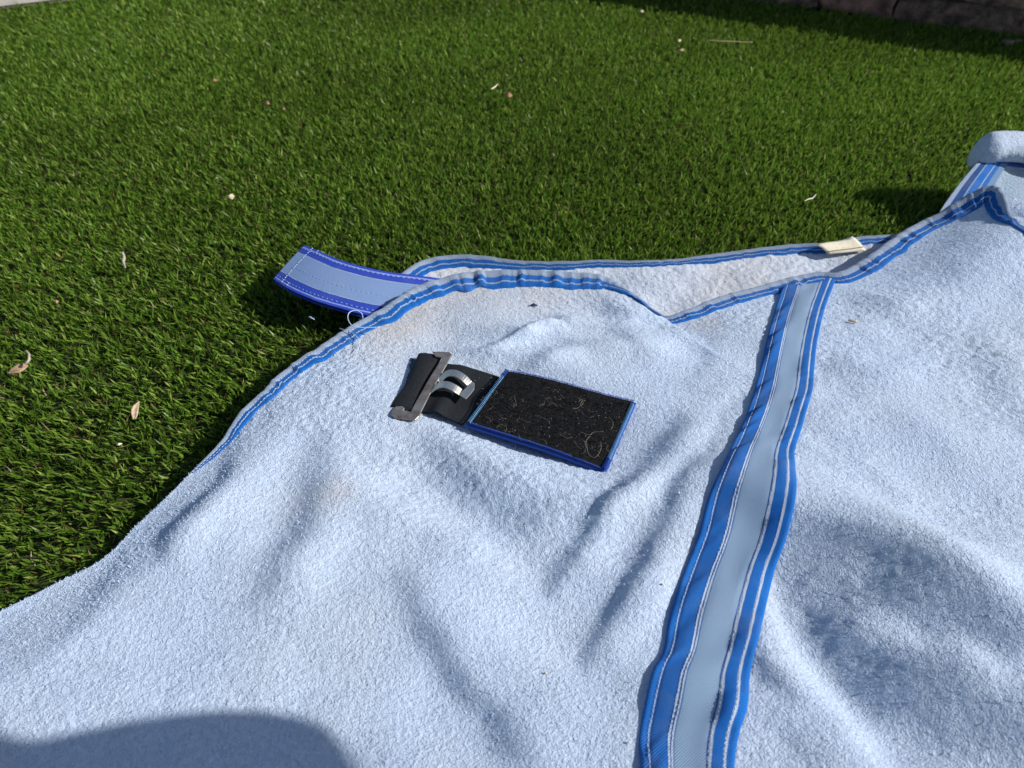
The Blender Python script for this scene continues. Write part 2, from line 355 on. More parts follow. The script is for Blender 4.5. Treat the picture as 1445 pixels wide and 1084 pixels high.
# short raised fibres of the worn pile, far too many to count
def pile(name, pts, count, mt, parent, skip=None, seed=1, lmin=.0010, lmax=.0026):
    q = np.random.default_rng(seed); n_, m_, _ = pts.shape
    u = q.random(count) * (n_ - 2); v = q.random(count) ** 1.15 * (m_ - 2) * .97; i = u.astype(int); j = v.astype(int); fu = (u - i)[:, None]; fv = (v - j)[:, None]
    p = (pts[i, j] * (1 - fu) + pts[i + 1, j] * fu) * (1 - fv) + (pts[i, j + 1] * (1 - fu) + pts[i + 1, j + 1] * fu) * fv
    px_, py_ = to_px(p[:, 0], p[:, 1], p[:, 2]); kp = (px_ > -150) & (px_ < 1600) & (py_ > 100) & (py_ < 1230)
    if skip is not None: kp &= ~inside(p[:, 0], p[:, 1], skip)
    p = p[kp]; c_ = len(p); an = q.normal(2.4, 1.3, c_) + 1.5 * vnoise(p[:, 0] * 30, p[:, 1] * 30, 77); el_ = q.uniform(.12, .75, c_); ln_ = q.uniform(lmin, lmax, c_)[:, None]
    d = np.stack([np.cos(an) * np.cos(el_), np.sin(an) * np.cos(el_), np.sin(el_)], 1); sd = np.stack([-np.sin(an), np.cos(an), np.zeros(c_)], 1) * q.uniform(.00008, .00015, c_)[:, None]
    b_ = p - np.array([0, 0, .0002]); kx_ = q.normal(0, .35, (c_, 3)); kx_[:, 2] = -abs(kx_[:, 2])
    V_ = np.stack([b_ - sd, b_ + sd, b_ + d * ln_ * .6, b_ + d * ln_ * .6 + (d + kx_) * ln_ * .4], 1)
    V_[:, 2] += sd * .6
    V3 = np.stack([V_[:, 0], V_[:, 1], V_[:, 2], V_[:, 0], V_[:, 2], V_[:, 3]], 1)
    F_ = np.stack([V_[:, 0], V_[:, 1], V_[:, 2], V_[:, 3]], 1).reshape(-1, 3); me = bpy.data.meshes.new(name); me.vertices.add(c_ * 4); me.vertices.foreach_set('co', F_.reshape(-1).astype(np.float32))
    lv = (np.arange(c_) * 4)[:, None] + np.array([[0, 1, 2, 3]]); me.loops.add(c_ * 4); me.loops.foreach_set('vertex_index', lv.reshape(-1).astype(np.int32))
    me.polygons.add(c_); me.polygons.foreach_set('loop_start', (np.arange(c_) * 4).astype(np.int32)); me.update(calc_edges=True)
    o = link(name, me, mt, parent, False); o['kind'] = 'stuff'; return o
M['fibre'] = mat('pale_blue_fibre', (.535, .655, .825), .9, 0, .1)
child(pile('fleece_pile', S[:, 4:], 330000, M['fibre'], None, strip_poly))
# ---- lower sheet seen in the neck opening
LE = [(455, 515, .022), (485, 482, .024), (503, 458, .026), (522, 434, .028), (545, 408, .030), (563, 391, .032), (580, 378, .034), (601, 368, .035), (640, 362, .035), (680, 363, .034), (730, 370, .030), (800, 371, .030),
      (850, 369, .030), (900, 370, .030), (957, 367, .030), (1040, 356, .031), (1096, 349, .032), (1132, 346, .032), (1165, 345, .033), (1214, 336, .036), (1267, 332, .034), (1310, 318, .032), (1360, 300, .03)]
LB = resample([tuple(P(a, b, z)) for a, b, z in LE], 420)
LC = resample([tuple(P(a, b, .016)) for a, b in [(500, 560), (560, 520), (640, 490), (760, 480), (900, 520), (1040, 500), (1160, 460), (1280, 420), (1400, 380)]], 420)
t2 = np.linspace(0, 1, 90)[None, :, None]
L = LB[:, None, :] * (1 - t2) + LC[:, None, :] * t2
dL = np.hypot(L[..., 0] - LB[:, None, 0], L[..., 1] - LB[:, None, 1])
L[..., 2] += -.004 * np.clip(dL / .03, 0, 1) + .0035 * fbm(L[..., 0] * 16, L[..., 1] * 30, 2, 61) * np.clip(dL / .02, 0, 1) + .0009 * vnoise(L[..., 0] * 300, L[..., 1] * 300, 62)
lt = np.gradient(LB[:, :2], axis=0); lt /= np.linalg.norm(lt, axis=1)[:, None]; lno = np.stack([-lt[:, 1], lt[:, 0]], 1)
sk = np.repeat(LB[:, None, :], 3, 1)
for j, (o_, dz) in enumerate([(-.002, -.010), (.001, -.006), (.0015, -.002)]):
    sk[:, j, :2] += lno * o_; sk[:, j, 2] += dz
L2 = np.concatenate([sk, L], 1)
child(grid_mesh('lower_fleece_panel', L2, M['fleece_inner'], attr={'stain': np.clip(.05 + .35 * vnoise(L2[..., 0] * 12, L2[..., 1] * 12, 70), 0, 1)}))
bvhL = make_bvh(L, 2)

# ---- binding tapes
def binding(name, curve, inward, width, tree, lift=.0027, pucker=.0010, pz=0, rough_seed=0, parent=None, stop=None, matr='binding'):
    n = len(curve); wv = np.interp(np.linspace(0, 1, n), [a for a, b in width], [b for a, b in width])
    prof = [(-.07, -1.5), (-.11, -.9), (-.09, -.2), (0, .5), (.12, .95), (.25, .95), (.36, .55), (.40, .35), (.54, .45), (.68, .35), (.72, .25), (.86, .35), (.96, .3), (1.0, -.3)]
    ct = np.gradient(curve[:, :2], axis=0); ct /= np.linalg.norm(ct, axis=1)[:, None]
    # smooth the tangents so the tape does not kink
    ker = np.ones(15) / 15; cts = np.stack([np.convolve(np.pad(ct[:, i], 7, 'edge'), ker, 'valid') for i in range(2)], 1); cts /= np.linalg.norm(cts, axis=1)[:, None]
    nin = np.stack([cts[:, 1], -cts[:, 0]], 1) * inward
    arc = np.concatenate([[0], np.cumsum(np.linalg.norm(np.diff(curve, axis=0), axis=1))])
    out = np.zeros((n, len(prof), 3)); uv = np.zeros((n, len(prof), 2))
    for i in range(n):
        w = wv[i] * (1 + .10 * float(vnoise(arc[i] * 60, 3, rough_seed)))
        pk = pucker * float(vnoise(arc[i] * 110, 1, rough_seed + 1)) + pucker * .6 * float(vnoise(arc[i] * 230, 2, rough_seed + 2))
        for j, (a, b) in enumerate(prof):
            x = curve[i, 0] + nin[i, 0] * a * w; y = curve[i, 1] + nin[i, 1] * a * w
            if a > .03:
                h = tree.ray_cast(Vector((x, y, 1)), Vector((0, 0, -1)))
                z = h[0].z if h[0] is not None else curve[i, 2]
                z = z * min(1, a * 2) + curve[i, 2] * (1 - min(1, a * 2))
            else: z = curve[i, 2]
            wig = (max(pk, -.0009) * (1.2 if .3 < a < .75 else .6)) if a > 0 else pk * .4
            out[i, j] = (x, y, z + lift * min(1, .1 + w / .012) * (.35 + b * 1.3) + wig * min(1, w / .012)); uv[i, j] = (max(a, 0), arc[i])
    o = child(grid_mesh(name, out, M[matr], uv=uv)) if parent is None else grid_mesh(name, out, M[matr], parent, uv=uv)
    return o, out, arc, prof
def stitches(name, out, prof, cols, arc, mt, parent, step=.0034, ln=.0023, r=.00024, lift=.00025, zig=0):
    A = Acc(); pa = [p[0] for p in prof]
    for a in cols:
        j = int(np.clip(np.searchsorted(pa, a) - 1, 0, len(pa) - 2)); f = (a - pa[j]) / max(1e-6, pa[j + 1] - pa[j])
        line = out[:, j] * (1 - f) + out[:, j + 1] * f
        s = 0
        while s < arc[-1] - ln:
            q = [np.array([np.interp(s + e * ln, arc, line[:, c]) for c in range(3)]) for e in (0, .5, 1)]
            q[1][2] += lift; jig = (random.random() - .5) * .0005
            for z in q: z[2] += lift; z[0] += jig
            A.add(tube_geo(q, r, 4, [.7, 1, .7])); s += step * random.uniform(.9, 1.1)
    o = A.build(name, mt, parent); o['kind'] = 'stuff'; return o
prof_w = [(0, .018), (.30, .017), (.36, .019), (.46, .022), (.52, .024), (.60, .024), (.655, .018), (.70, .014), (.78, .018), (.86, .024), (.92, .020), (1, .018)]
# arc fractions depend on the curve, so give widths by pixel position instead
pix_w = [(-420, .002), (269, .002), (313, .010), (344, .014), (440, .018), (499, .020), (579, .024), (650, .028), (771, .028), (850, .026), (878, .020), (918, .012), (937, .011), (968, .015), (1012, .017), (1096, .019), (1180, .019), (1222, .023), (1298, .022), (1348, .020), (1396, .018), (1421, .016), (1800, .016)]
def frac_of(px, edge, curve):
    e = [q for q in edge if abs(q[0] - px) == min(abs(z[0] - px) for z in edge)][0]; p = np.array(tuple(P(*e)))
    return int(np.argmin(np.linalg.norm(curve - p, axis=1)))
i0 = frac_of(269, BE, B)
Bc = resample(B[i0:-20], 760)
wd = [(np.argmin(np.linalg.norm(Bc - np.array(tuple(P(*min(BE, key=lambda q: abs(q[0] - px))))), axis=1)) / len(Bc), w) for px, w in pix_w if px >= 269]
wd = sorted(set(wd)); bo, bout, barc, bprof = binding('edge_binding', Bc, 1, wd, bvh, pucker=.0024)
stitches('stitching', bout, bprof, [.385, .70], barc, M['thread'], bo)
Lc = resample(LB[8:-8], 420)
lo_, lout, larc, lprof = binding('edge_binding', Lc, 1, [(0, .014), (.25, .016), (.33, .012), (.5, .0085), (.7, .012), (.9, .015), (1, .015)], bvhL, lift=.0020, pucker=.0008, rough_seed=20)
stitches('stitching', lout, lprof, [.385, .70], larc, M['thread'], lo_)

# ---- wide webbing strip down the panel
wl_ = resample([tuple(on_cloth(a, b)) for a, b in WL], 420); wr_ = resample([tuple(on_cloth(a, b)) for a, b in WR], 420)
cc = [0, .01, .05, .09, .13, .17, .21, .25, .29, .33, .38, .44, .5, .56, .62, .67, .71, .75, .79, .83, .865, .90, .94, .98, 1.0]
W = np.zeros((420, len(cc), 3)); WU = np.zeros((420, len(cc), 2))
arcw = np.concatenate([[0], np.cumsum(np.linalg.norm(np.diff((wl_ + wr_) / 2, axis=0), axis=1))])
for i in range(420):
    for j, a in enumerate(cc):
        p = wl_[i] * (1 - a) + wr_[i] * a
        z = drop(p[0], p[1], p[2])
        s = arcw[i]
        pk = 0
        if a < .33: pk = .0048 * math.sin(math.pi * min(1, a / .31)) * (.12 + .9 * float(vnoise(s * 50 + a * 3, 1, 81)) + .35 * float(vnoise(s * 120 + a * 9, 1, 82)))
        elif a > .68: pk = .0030 * math.sin(math.pi * (a - .68) / .32) * (.15 + float(vnoise(s * 60, 1, 83)) + .4 * float(vnoise(s * 150, 1, 84)))
        pk = max(pk, -.0006) + .0012 * float(vnoise(s * 32, a * 3, 85)) + .0022 * max(0, float(vnoise(s * 14 + a * .8, a * .7, 86)) - .35)
        edge = -.0022 if j in (0, len(cc) - 1) else 0
        groove = -.0005 if abs(a - .09) < .01 or abs(a - .31) < .03 or abs(a - .885) < .02 or abs(a - .71) < .02 else 0
        W[i, j] = (p[0], p[1], z + (.0027 if i > 4 else -.001 + .0007 * i) + pk + edge + groove); WU[i, j] = (a, s)
ws = child(grid_mesh('webbing_strip', W, M['webbing'], uv=WU))
wprof = [(a, 0) for a in cc]
stitches('stitching', W, wprof, [.095, .30, .335, .725, .88], arcw, M['thread'], ws, r=.00024)

# ---- royal blue webbing loop sticking out onto the grass
lc = [((430, 346), (386, 394)), ((452, 355), (410, 409)), ((480, 367), (445, 424)), ((515, 377), (478, 434)), ((550, 384), (512, 443)), ((600, 390), (560, 452)), ((640, 396), (600, 458))]
def loop_edges(z0):
    a = []; b = []
    for k_, ((x1, y1), (x2, y2)) in enumerate(lc):
        z = z0 + [0, .004, .005, .003, -.001, -.010, -.018][k_]
        a.append(tuple(P(x1, y1, z))); b.append(tuple(P(x2, y2, z - .003)))
    return resample(a, 70), resample(b, 70)
la, lb = loop_edges(.040)
arcl = np.concatenate([[0], np.cumsum(np.linalg.norm(np.diff(la, axis=0), axis=1))])
lp = child(empty('webbing_loop', rug.location)); lp.location = (0, 0, 0)
lp.matrix_parent_inverse = Matrix.Translation(rug.location).inverted()
def strip3(name, a, b, arc, thick, mt, parent, dz=0, bow=.001):
    js = [0, 0.004, .1, .2, .35, .5, .65, .8, .9, .996, 1]
    up = np.zeros((len(a), len(js) + 2, 3)); uv = np.zeros((len(a), len(js) + 2, 2))
    for j, q in enumerate(js):
        p = a * (1 - q) + b * q; up[:, j + 1] = p; up[:, j + 1, 2] += dz + bow * math.sin(math.pi * q); uv[:, j + 1] = np.stack([np.full(len(a), q), arc], 1)
    up[:, 0] = a; up[:, 0, 2] += dz - thick; up[:, -1] = b; up[:, -1, 2] += dz - thick
    uv[:, 0] = uv[:, 1]; uv[:, -1] = uv[:, -2]
    return grid_mesh(name, up, mt, parent, uv=uv), up
t_, tup = strip3('upper_layer', la, lb, arcl, .0012, M['loop_webbing'], lp, .0)
b_, _ = strip3('lower_layer', la, lb, arcl, .0012, M['loop_webbing'], lp, -.0032)
# folded end joining the two layers
e = []
for q in np.linspace(0, 1, 11):
    p = la[0] * (1 - q) + lb[0] * q; bw = .001 * math.sin(math.pi * q); dirv = np.array(la[0] - la[3]); dirv /= np.linalg.norm(dirv)
    e.append([p + np.array([0, 0, bw + .0001]), p + dirv * .0016 + np.array([0, 0, bw - .0006]), p + dirv * .0016 + np.array([0, 0, -.0032]), p + np.array([0, 0, -.0042])])
e = np.array(e); eu = np.zeros((11, 4, 2)); eu[..., 0] = np.linspace(0, 1, 11)[:, None]; eu[..., 1] = -np.arange(4) * .002
grid_mesh('folded_end', e, M['loop_webbing'], lp, uv=eu)
A = Acc()
def dash_line(A, p, q, step, ln, r, zl=.0006):
    p = Vector(p); q = Vector(q); d = (q - p); n_ = int(d.length / step); d.normalize()
    for i in range(n_):
        s = p + d * (i * step) + Vector((0, 0, zl)); A.add(tube_geo([s, s + d * ln * .5 + Vector((0, 0, .0002)), s + d * ln], r, 4, [.7, 1, .7]))
for i in (6, 10):
    for j in range(10):
        if i == 10 and j not in (0, 1, 8, 9): continue
        dash_line(A, tup[i, j + 1], tup[i, j + 2], .003, .0022, .0004)
for col in (3, 9):
    for i in range(0, 68, 2):
        dash_line(A, tup[i, col], tup[i + 1, col] + (tup[i + 2, col] - tup[i + 1, col]) * .4, .01, .0024, .0003) if True else None
        p = Vector(tup[i, col]); q = Vector(tup[i + 1, col]); A.add(tube_geo([p + Vector((0, 0, .0005)), q + Vector((0, 0, .0005))], .0003, 4))
for i in range(8, 66, 2):
    p = Vector((tup[i, 6] + tup[i, 7]) / 2); q = Vector((tup[i + 1, 6] + tup[i + 1, 7]) / 2); A.add(tube_geo([p + Vector((0, 0, .0003)), q + Vector((0, 0, .0003))], .00022, 4))
o = A.build('stitching', M['thread'], lp); o['kind'] = 'stuff'

# ---- care label on the neck edge
tagp = [(1152, 347), (1203, 333), (1222, 353), (1169, 359)]
tz = .0335
q = [P(a, b, tz + d) for (a, b), d in zip(tagp, (0.006, .006, .001, -.001))]
G = np.zeros((13, 7, 3))
for i in range(13):
    for j in range(7):
        a, b = i / 12, j / 6; p = (q[0] * (1 - a) + q[1] * a) * (1 - b) + (q[3] * (1 - a) + q[2] * a) * b
        p = p + Vector((0, 0, .0016 * math.sin(a * 5 + 1) * (1 - b) + .0015 * math.sin(b * math.pi))); G[i, j] = p
lab = child(grid_mesh('care_label', G, M['tag'])); md = lab.modifiers.new('s', 'SOLIDIFY'); md.thickness = .0009
A = Acc(); A.add(tube_geo([Vector(G[i, 5]) + Vector((0, 0, .0006)) for i in range(13)], .0005, 4)); A.build('label_stitch', M['tagline'], lab)

# ---- raised fold at the upper right: striped inner face and fleece roll on top
def fold_pt(px, py, y): # point on the vertical plane y = const
    d = ray(px, py); t = y / d.y; return CAMP + d * t
cols_ = []
top = [(1378, 229, .940), (1392, 228, .945), (1410, 229, .95), (1430, 231, .955), (1448, 234, .955), (1480, 240, .95), (1540, 252, .93), (1640, 275, .90)]
bot = [(1322, 306, .880), (1352, 303, .885), (1380, 296, .89), (1402, 300, .89), (1425, 322, .87), (1470, 350, .85), (1540, 395, .83), (1640, 420, .80)]
ta = resample([tuple(fold_pt(*p)) for p in top], 60); ba = resample([tuple(fold_pt(*p)) for p in bot], 60)
F_ = np.zeros((60, 30, 3)); FU = np.zeros((60, 30, 2))
for i in range(60):
    for j in range(30):
        b = j / 29; p = ba[i] * (1 - b) + ta[i] * b
        p = p + np.array([0, .004 * math.sin(math.pi * b), 0]) * (1 - .3 * math.sin(i / 8))
        p[2] += .0012 * float(vnoise(i / 6, j / 6, 90)); F_[i, j] = p; FU[i, j] = (i / 59, b)
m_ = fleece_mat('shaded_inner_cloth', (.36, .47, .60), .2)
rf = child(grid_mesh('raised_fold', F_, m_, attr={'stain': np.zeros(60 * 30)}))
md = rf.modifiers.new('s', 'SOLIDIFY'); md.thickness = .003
# striped tape running up the left edge of the fold
n_ = 40; T_ = np.zeros((n_, 9, 3)); TU = np.zeros((n_, 9, 2))
for i in range(n_):
    b = i / (n_ - 1); jj = min(28, int(b * 29)); fr = b * 29 - jj
    for j in range(9):
        ii = -1.0 + j / 8 * 12.5; i2 = max(0, min(58, int(math.floor(ii)))); f2 = ii - i2
        p = (F_[i2, jj] * (1 - fr) + F_[i2, jj + 1] * fr) * (1 - f2) + (F_[i2 + 1, jj] * (1 - fr) + F_[i2 + 1, jj + 1] * fr) * f2
        T_[i, j] = p + np.array([0, -.0065, .001]); TU[i, j] = (j / 8, b * .1)
tp = child(grid_mesh('fold_tape', T_, M['inside_webbing'], uv=TU))
# dark blue tape along the top of the fold
top_line = [Vector(F_[i, 29]) + Vector((0, -.004, -.001)) for i in range(0, 60, 2)]
A = Acc(); A.add(tube_geo(top_line, .0032, 8)); child(A.build('edge_cord', M['royal']))
# roll of fleece lying over the top
rl = [(1366, 234, .945), (1378, 219, .95), (1396, 210, .955), (1420, 207, .96), (1448, 209, .96), (1490, 216, .955), (1560, 232, .94), (1660, 256, .91)]
rc = resample([tuple(fold_pt(*p)) for p in rl], 80); NR = 40; R_ = np.zeros((80, NR + 1, 3))
for i in range(80):
    r = .0180 * (min(1, (i + .6) / 9) ** .5); fl = 1.0
    for k_ in range(NR + 1):
        g_ = 2 * math.pi * k_ / NR; rr = r * (1 + .05 * float(vnoise(i / 7, k_ / 5 if k_ < NR else 0, 95)) + .03 * float(vnoise(i * 1.1, (k_ % NR) * 1.1, 96)))
        R_[i, k_] = rc[i] + np.array([0, math.cos(g_) * rr * 1.3, math.sin(g_) * rr])
R_[0] = rc[0]
child(grid_mesh('fleece_roll', R_, M['fleece'], attr={'stain': np.full(R_.shape[:2], .1)}))

# ---- loose thread by the loop
pts = [(640, 462), (600, 452), (560, 458), (535, 462), (505, 462), (497, 460), (491, 450), (493, 441), (502, 438), (511, 443), (512, 450)]
tz_ = [.054, .052, .050, .050, .050, .050, .050, .050, .050, .048, .044]
th = resample([tuple(P(px, py, z)) for (px, py), z in zip(pts[3:], tz_[3:])], 40)
A = Acc(); A.add(tube_geo([Vector(p) for p in th], .00045, 5))
th2 = resample([tuple(on_cloth(a, b) + Vector((0, 0, .004))) for a, b in [(480, 468), (500, 476), (508, 488), (505, 500)]], 20); A.add(tube_geo([Vector(p) for p in th2], .0004, 5))
th3 = None; _u = 0
if 0: th3 = resample([tuple(on_cloth(a, b) + Vector((0, 0, .0045))) for a, b in [(505, 478), (522, 462), (545, 458), (560, 464)]], 20); A.add(tube_geo([Vector(p) for p in th3], .0004, 5))
child(A.build('loose_thread', M['thread']))

# ------------------------------------------------------------------ buckle strap lying on the rug
bs = empty('buckle_strap', tuple(P(720, 580, .04)))
tag(bs, 'black hook and loop strap with rusty metal buckle lying on the pale fleece', 'buckle strap')
def bchild(o): o.parent = bs; o.matrix_parent_inverse = Matrix.Translation(bs.location).inverted(); return o
def Z1(x, y): return (500 + x / 3.284, 460 + y / 3.284)
def PZ(x, y, z): a, b = Z1(x, y); return P(a, b, z)
bz = .0365
def quad_grid(c, n, m, fn=None):
    G = np.zeros((n, m, 3))
    for i in range(n):
        for j in range(m):
            a, b = i / (n - 1), j / (m - 1); p = (c[0] * (1 - a) + c[1] * a) * (1 - b) + (c[3] * (1 - a) + c[2] * a) * b
            if fn: p = p + fn(a, b)
            G[i, j] = p
    return G
def slab(name, c, th, n, m, fn, mt, uvs=False, edge_r=.0):
    G = quad_grid(c, n, m, fn); ring = []
    V = [tuple(p) for p in G.reshape(-1, 3)]; nb = len(V)
    V += [(p[0], p[1], p[2] - th) for p in G.reshape(-1, 3)]
    Fc = []
    for i in range(n - 1):
        for j in range(m - 1):
            a = i * m + j; Fc.append((a, a + 1, a + m + 1, a + m)); Fc.append((nb + a, nb + a + m, nb + a + m + 1, nb + a + 1))
    for i in range(n - 1):
        a = i * m; Fc.append((a, a + m, nb + a + m, nb + a)); a = i * m + m - 1; Fc.append((a, nb + a, nb + a + m, a + m))
    for j in range(m - 1):
        a = j; Fc.append((a, nb + a, nb + a + 1, a + 1)); a = (n - 1) * m + j; Fc.append((a, a + 1, nb + a + 1, nb + a))
    o = mesh(name, V, Fc, mt, None, False); bchild(o); bv = o.modifiers.new('b', 'BEVEL'); bv.width = .0004; bv.segments = 2; bv.limit_method = 'ANGLE'
    return o, G
wave = lambda a, b: Vector((0, 0, .0016 * math.sin(a * 3.1 + .6) + .0008 * math.sin(b * 4 + a * 6)))
pc = [PZ(700, 213, bz + .008), PZ(1308, 352, bz + .0075), PZ(1166, 680, bz + .006), PZ(517, 462, bz + .007)]
ctr = (pc[0] + pc[1] + pc[2] + pc[3]) / 4
slab('webbing_backing', pc, .0024, 26, 14, wave, M['royal'])
pin = [ctr + (p - ctr) * .965 + Vector((0, 0, .0018)) for p in pc]
pad, PG = slab('hook_pad', pin, .0016, 40, 22, lambda a, b: wave(a, b) + Vector((0, 0, .0004 * random.random())), M['velcro'])
# whipped stitching at both short ends and along the rims
A = Acc(); A2 = Acc()
def whip(A, p, q, n, r, wdt, jitter=.0003, dz=.0):
    p = Vector(p); q = Vector(q); d = (q - p).normalized(); nrm = Vector((-d.y, d.x, 0)).normalized()
    for i in range(n):
        c = p.lerp(q, (i + .5) / n) + Vector((0, 0, dz)); s = nrm * wdt
        sl = d * (q - p).length / n * .5
        A.add(tube_geo([c - s - sl + Vector((0, 0, -.0014)), c - s * .6 - sl * .5 + Vector((0, 0, .0004)), c + s * .6 + sl * .5 + Vector((0, 0, .0005)), c + s + sl + Vector((0, 0, -.0008))], r * random.uniform(.8, 1.1), 4))
lift = Vector((0, 0, .0014))
l0 = Vector(PG[0, 0]).lerp(Vector(PG[0, -1]), .12) + lift; l1 = Vector(PG[0, -1]) + lift
r0 = Vector(PG[-1, 0]).lerp(Vector(PG[-1, -1]), .05) + lift; r1 = Vector(PG[-1, 0]).lerp(Vector(PG[-1, -1]), .86) + lift
whip(A, l0, l1, 34, .0004, .0018); whip(A, r0, r1, 40, .0004, .0018)
o = bchild(A.build('whip_stitching', M['skyblue_stitch'])); o['kind'] = 'stuff'
whip(A2, Vector(PG[0, 0]) + lift, l0, 6, .0006, .0018); whip(A2, r1, Vector(PG[-1, -1]) + lift, 8, .0007, .0022)
for (i0_, j0, i1_, j1) in ((0, 0, 39, 0), (0, 21, 39, 21)):
    pts_ = [Vector(PG[i, j0]) + Vector((0, 0, .0006)) for i in range(40)]
    for i in range(39): whip(A2, pts_[i], pts_[i + 1], 2, .0004, .0010, dz=-.0002)
o = bchild(A2.build('rim_stitching', M['royal'])); o['kind'] = 'stuff'
# hook pile
A = Acc()
for _ in range(5200):
    a, b = random.random() * .97 + .015, random.random() * .94 + .03; i = a * 39; j = b * 21; i_, j_ = int(i), int(j)
    p = Vector(PG[i_, j_]).lerp(Vector(PG[min(39, i_ + 1), min(21, j_ + 1)]), (i - i_))
    d = Vector((random.gauss(0, 1), random.gauss(0, 1), 0)) * .0007; h = Vector((0, 0, random.uniform(.0008, .0018)))
    s = Vector((random.gauss(0, 1), random.gauss(0, 1), 0)).normalized() * .00013
    v = [p - s, p + s, p + h + d * .5 + s, p + h * 1.1 + d * 1.5, p + h + d * .5 - s]
    A.add((v, [(0, 1, 2, 3, 4)]))
o = A.build('hook_pile', M['velfibre'], None, False); bchild(o); o['kind'] = 'stuff'
# hairs and lint caught in it
A = Acc()
def pad_at(zx, zy, dz=.002): return PZ(zx, zy, bz + .0105 + dz)
named = [[(755, 285), (768, 262), (790, 258), (800, 262)], [(715, 322), (735, 325), (748, 350), (750, 372)], [(725, 350), (740, 360), (738, 380)], [(1010, 385), (1040, 378), (1055, 350), (1070, 345)], [(1040, 352), (1052, 342), (1060, 360), (1050, 372), (1062, 380)],
         [(1045, 490), (1090, 505), (1110, 492), (1155, 490)], [(1075, 530), (1085, 590), (1110, 612), (1135, 590), (1145, 555), (1138, 540)], [(1090, 512), (1070, 540), (1075, 565)], [(860, 420), (900, 440), (905, 455)], [(610, 420), (625, 428), (632, 440)],
         [(770, 430), (790, 442), (812, 448)], [(950, 500), (985, 520), (1010, 515)], [(660, 300), (668, 320), (690, 335)], [(1180, 420), (1200, 450), (1190, 480)], [(880, 290), (900, 300), (930, 296)]]
for nn in named:
    pp = resample([tuple(pad_at(x, y, random.uniform(.0004, .0014))) for x, y in nn], 14); A.add(tube_geo([Vector(p) for p in pp], .00009, 4))
for _ in range(55):
    x = random.uniform(600, 1220); y = random.uniform(260, 600)
    lo_y = 225 + (x - 700) * .23 + 25; hi_y = 455 + (x - 520) * .34 - 25
    if not (lo_y < y < hi_y): continue
    a = random.uniform(0, 6.28); l = random.uniform(8, 26); c = random.uniform(-.9, .9)
    pp = resample([tuple(pad_at(x, y, .001)), tuple(pad_at(x + l * math.cos(a), y + l * math.sin(a) * .8, .002)), tuple(pad_at(x + 1.8 * l * math.cos(a + c), y + 1.8 * l * math.sin(a + c) * .8, .001))], 9)
    A.add(tube_geo([Vector(p) for p in pp], .00006, 3))
o = bchild(A.build('caught_hair', M['hair'])); o['kind'] = 'stuff'
A = Acc()
for _ in range(420):
    x = random.uniform(560, 1250); y = random.uniform(240, 640)
    if not (225 + (x - 700) * .23 + 12 < y < 455 + (x - 520) * .34 - 12): continue
    p = pad_at(x, y, .0008); r = random.uniform(.0001, .00045)
    A.add(tube_geo([p + Vector((random.gauss(0, r), random.gauss(0, r), 0)) for _k in range(3)], r * .5, 3, [.6, 1, .5]))
o = bchild(A.build('lint', M['lint'])); o['kind'] = 'stuff'

# elastic: puckered flat part between buckle and pad, and a roll round the buckle bar
def el(a, b): return Vector((0, 0, .0045 * math.exp(-((a - .35) / .18) ** 2) * (.4 + .6 * b) + .0025 * math.sin(b * math.pi * 2.2 + a * 2) * math.exp(-((a - .6) / .5) ** 2)))
ec = [PZ(405, 168, bz + .0055), PZ(672, 240, bz + .0045), PZ(503, 458, bz + .0035), PZ(310, 400, bz + .0040)]
slab('elastic_band', ec, .0018, 28, 20, el, M['elastic'])
ax0, ax1 = PZ(348, 145, bz + .0055), PZ(228, 378, bz + .0040)
G = np.zeros((26, 25, 3)); wv = (PZ(400, 150, bz + .008) - PZ(292, 132, bz + .008)); wv.z = 0; half = wv.length * .50; wv.normalize()
for i in range(26):
    a = -.02 + i / 25 * 1.07; c = ax0.lerp(ax1, a)
    hh = half * (1.0 - .22 * math.sin(math.pi * a)) * (1 + .04 * math.sin(a * 9))
    for j in range(25):
        g_ = 2 * math.pi * j / 24; G[i, j] = c + wv * math.cos(g_) * hh + Vector((0, 0, math.sin(g_) * .0034 * (1 + .15 * math.sin(a * 7))))
er = bchild(grid_mesh('elastic_roll', G, M['elastic']))
bm = bmesh.new(); bm.from_mesh(er.data); bmesh.ops.remove_doubles(bm, verts=bm.verts, dist=1e-5)
bmesh.ops.holes_fill(bm, edges=[e_ for e_ in bm.edges if e_.is_boundary], sides=0); bm.to_mesh(er.data); bm.free()
# elastic tail underneath on the left with its pale edge
tl = [PZ(262, 148, bz + .001), PZ(300, 160, bz + .002), PZ(215, 400, bz + .002), PZ(158, 388, bz + .001)]
slab('elastic_tail', tl, .0015, 5, 12, None, simple_noise('grey_teal_elastic', (.05, .09, .13), (.09, .13, .17), 500, .9, .0004))

# buckle: flat metal frame with a long hook, all one plate
def plate(name, poly, z0, z1, th, mt, parent):
    """poly in zoomed pixels; z interpolated from top (y small) to bottom"""
    ys = [p[1] for p in poly]; y0, y1 = min(ys), max(ys)
    bm = bmesh.new(); vs = [bm.verts.new(PZ(x, y, z0 + (z1 - z0) * (y - y0) / (y1 - y0))) for x, y in poly]
    f = bm.faces.new(vs); bm.normal_update()
    if f.normal.z < 0: f.normal_flip()
    r = bmesh.ops.extrude_face_region(bm, geom=[f]); top_ = [v for v in r['geom'] if isinstance(v, bmesh.types.BMVert)]
    bmesh.ops.translate(bm, verts=top_, vec=(0, 0, th)); bmesh.ops.recalc_face_normals(bm, faces=bm.faces)
    me = bpy.data.meshes.new(name); bm.to_mesh(me); bm.free(); o = link(name, me, mt, parent, False)
    bv = o.modifiers.new('b', 'BEVEL'); bv.width = .0006; bv.segments = 3; bv.limit_method = 'ANGLE'; return o
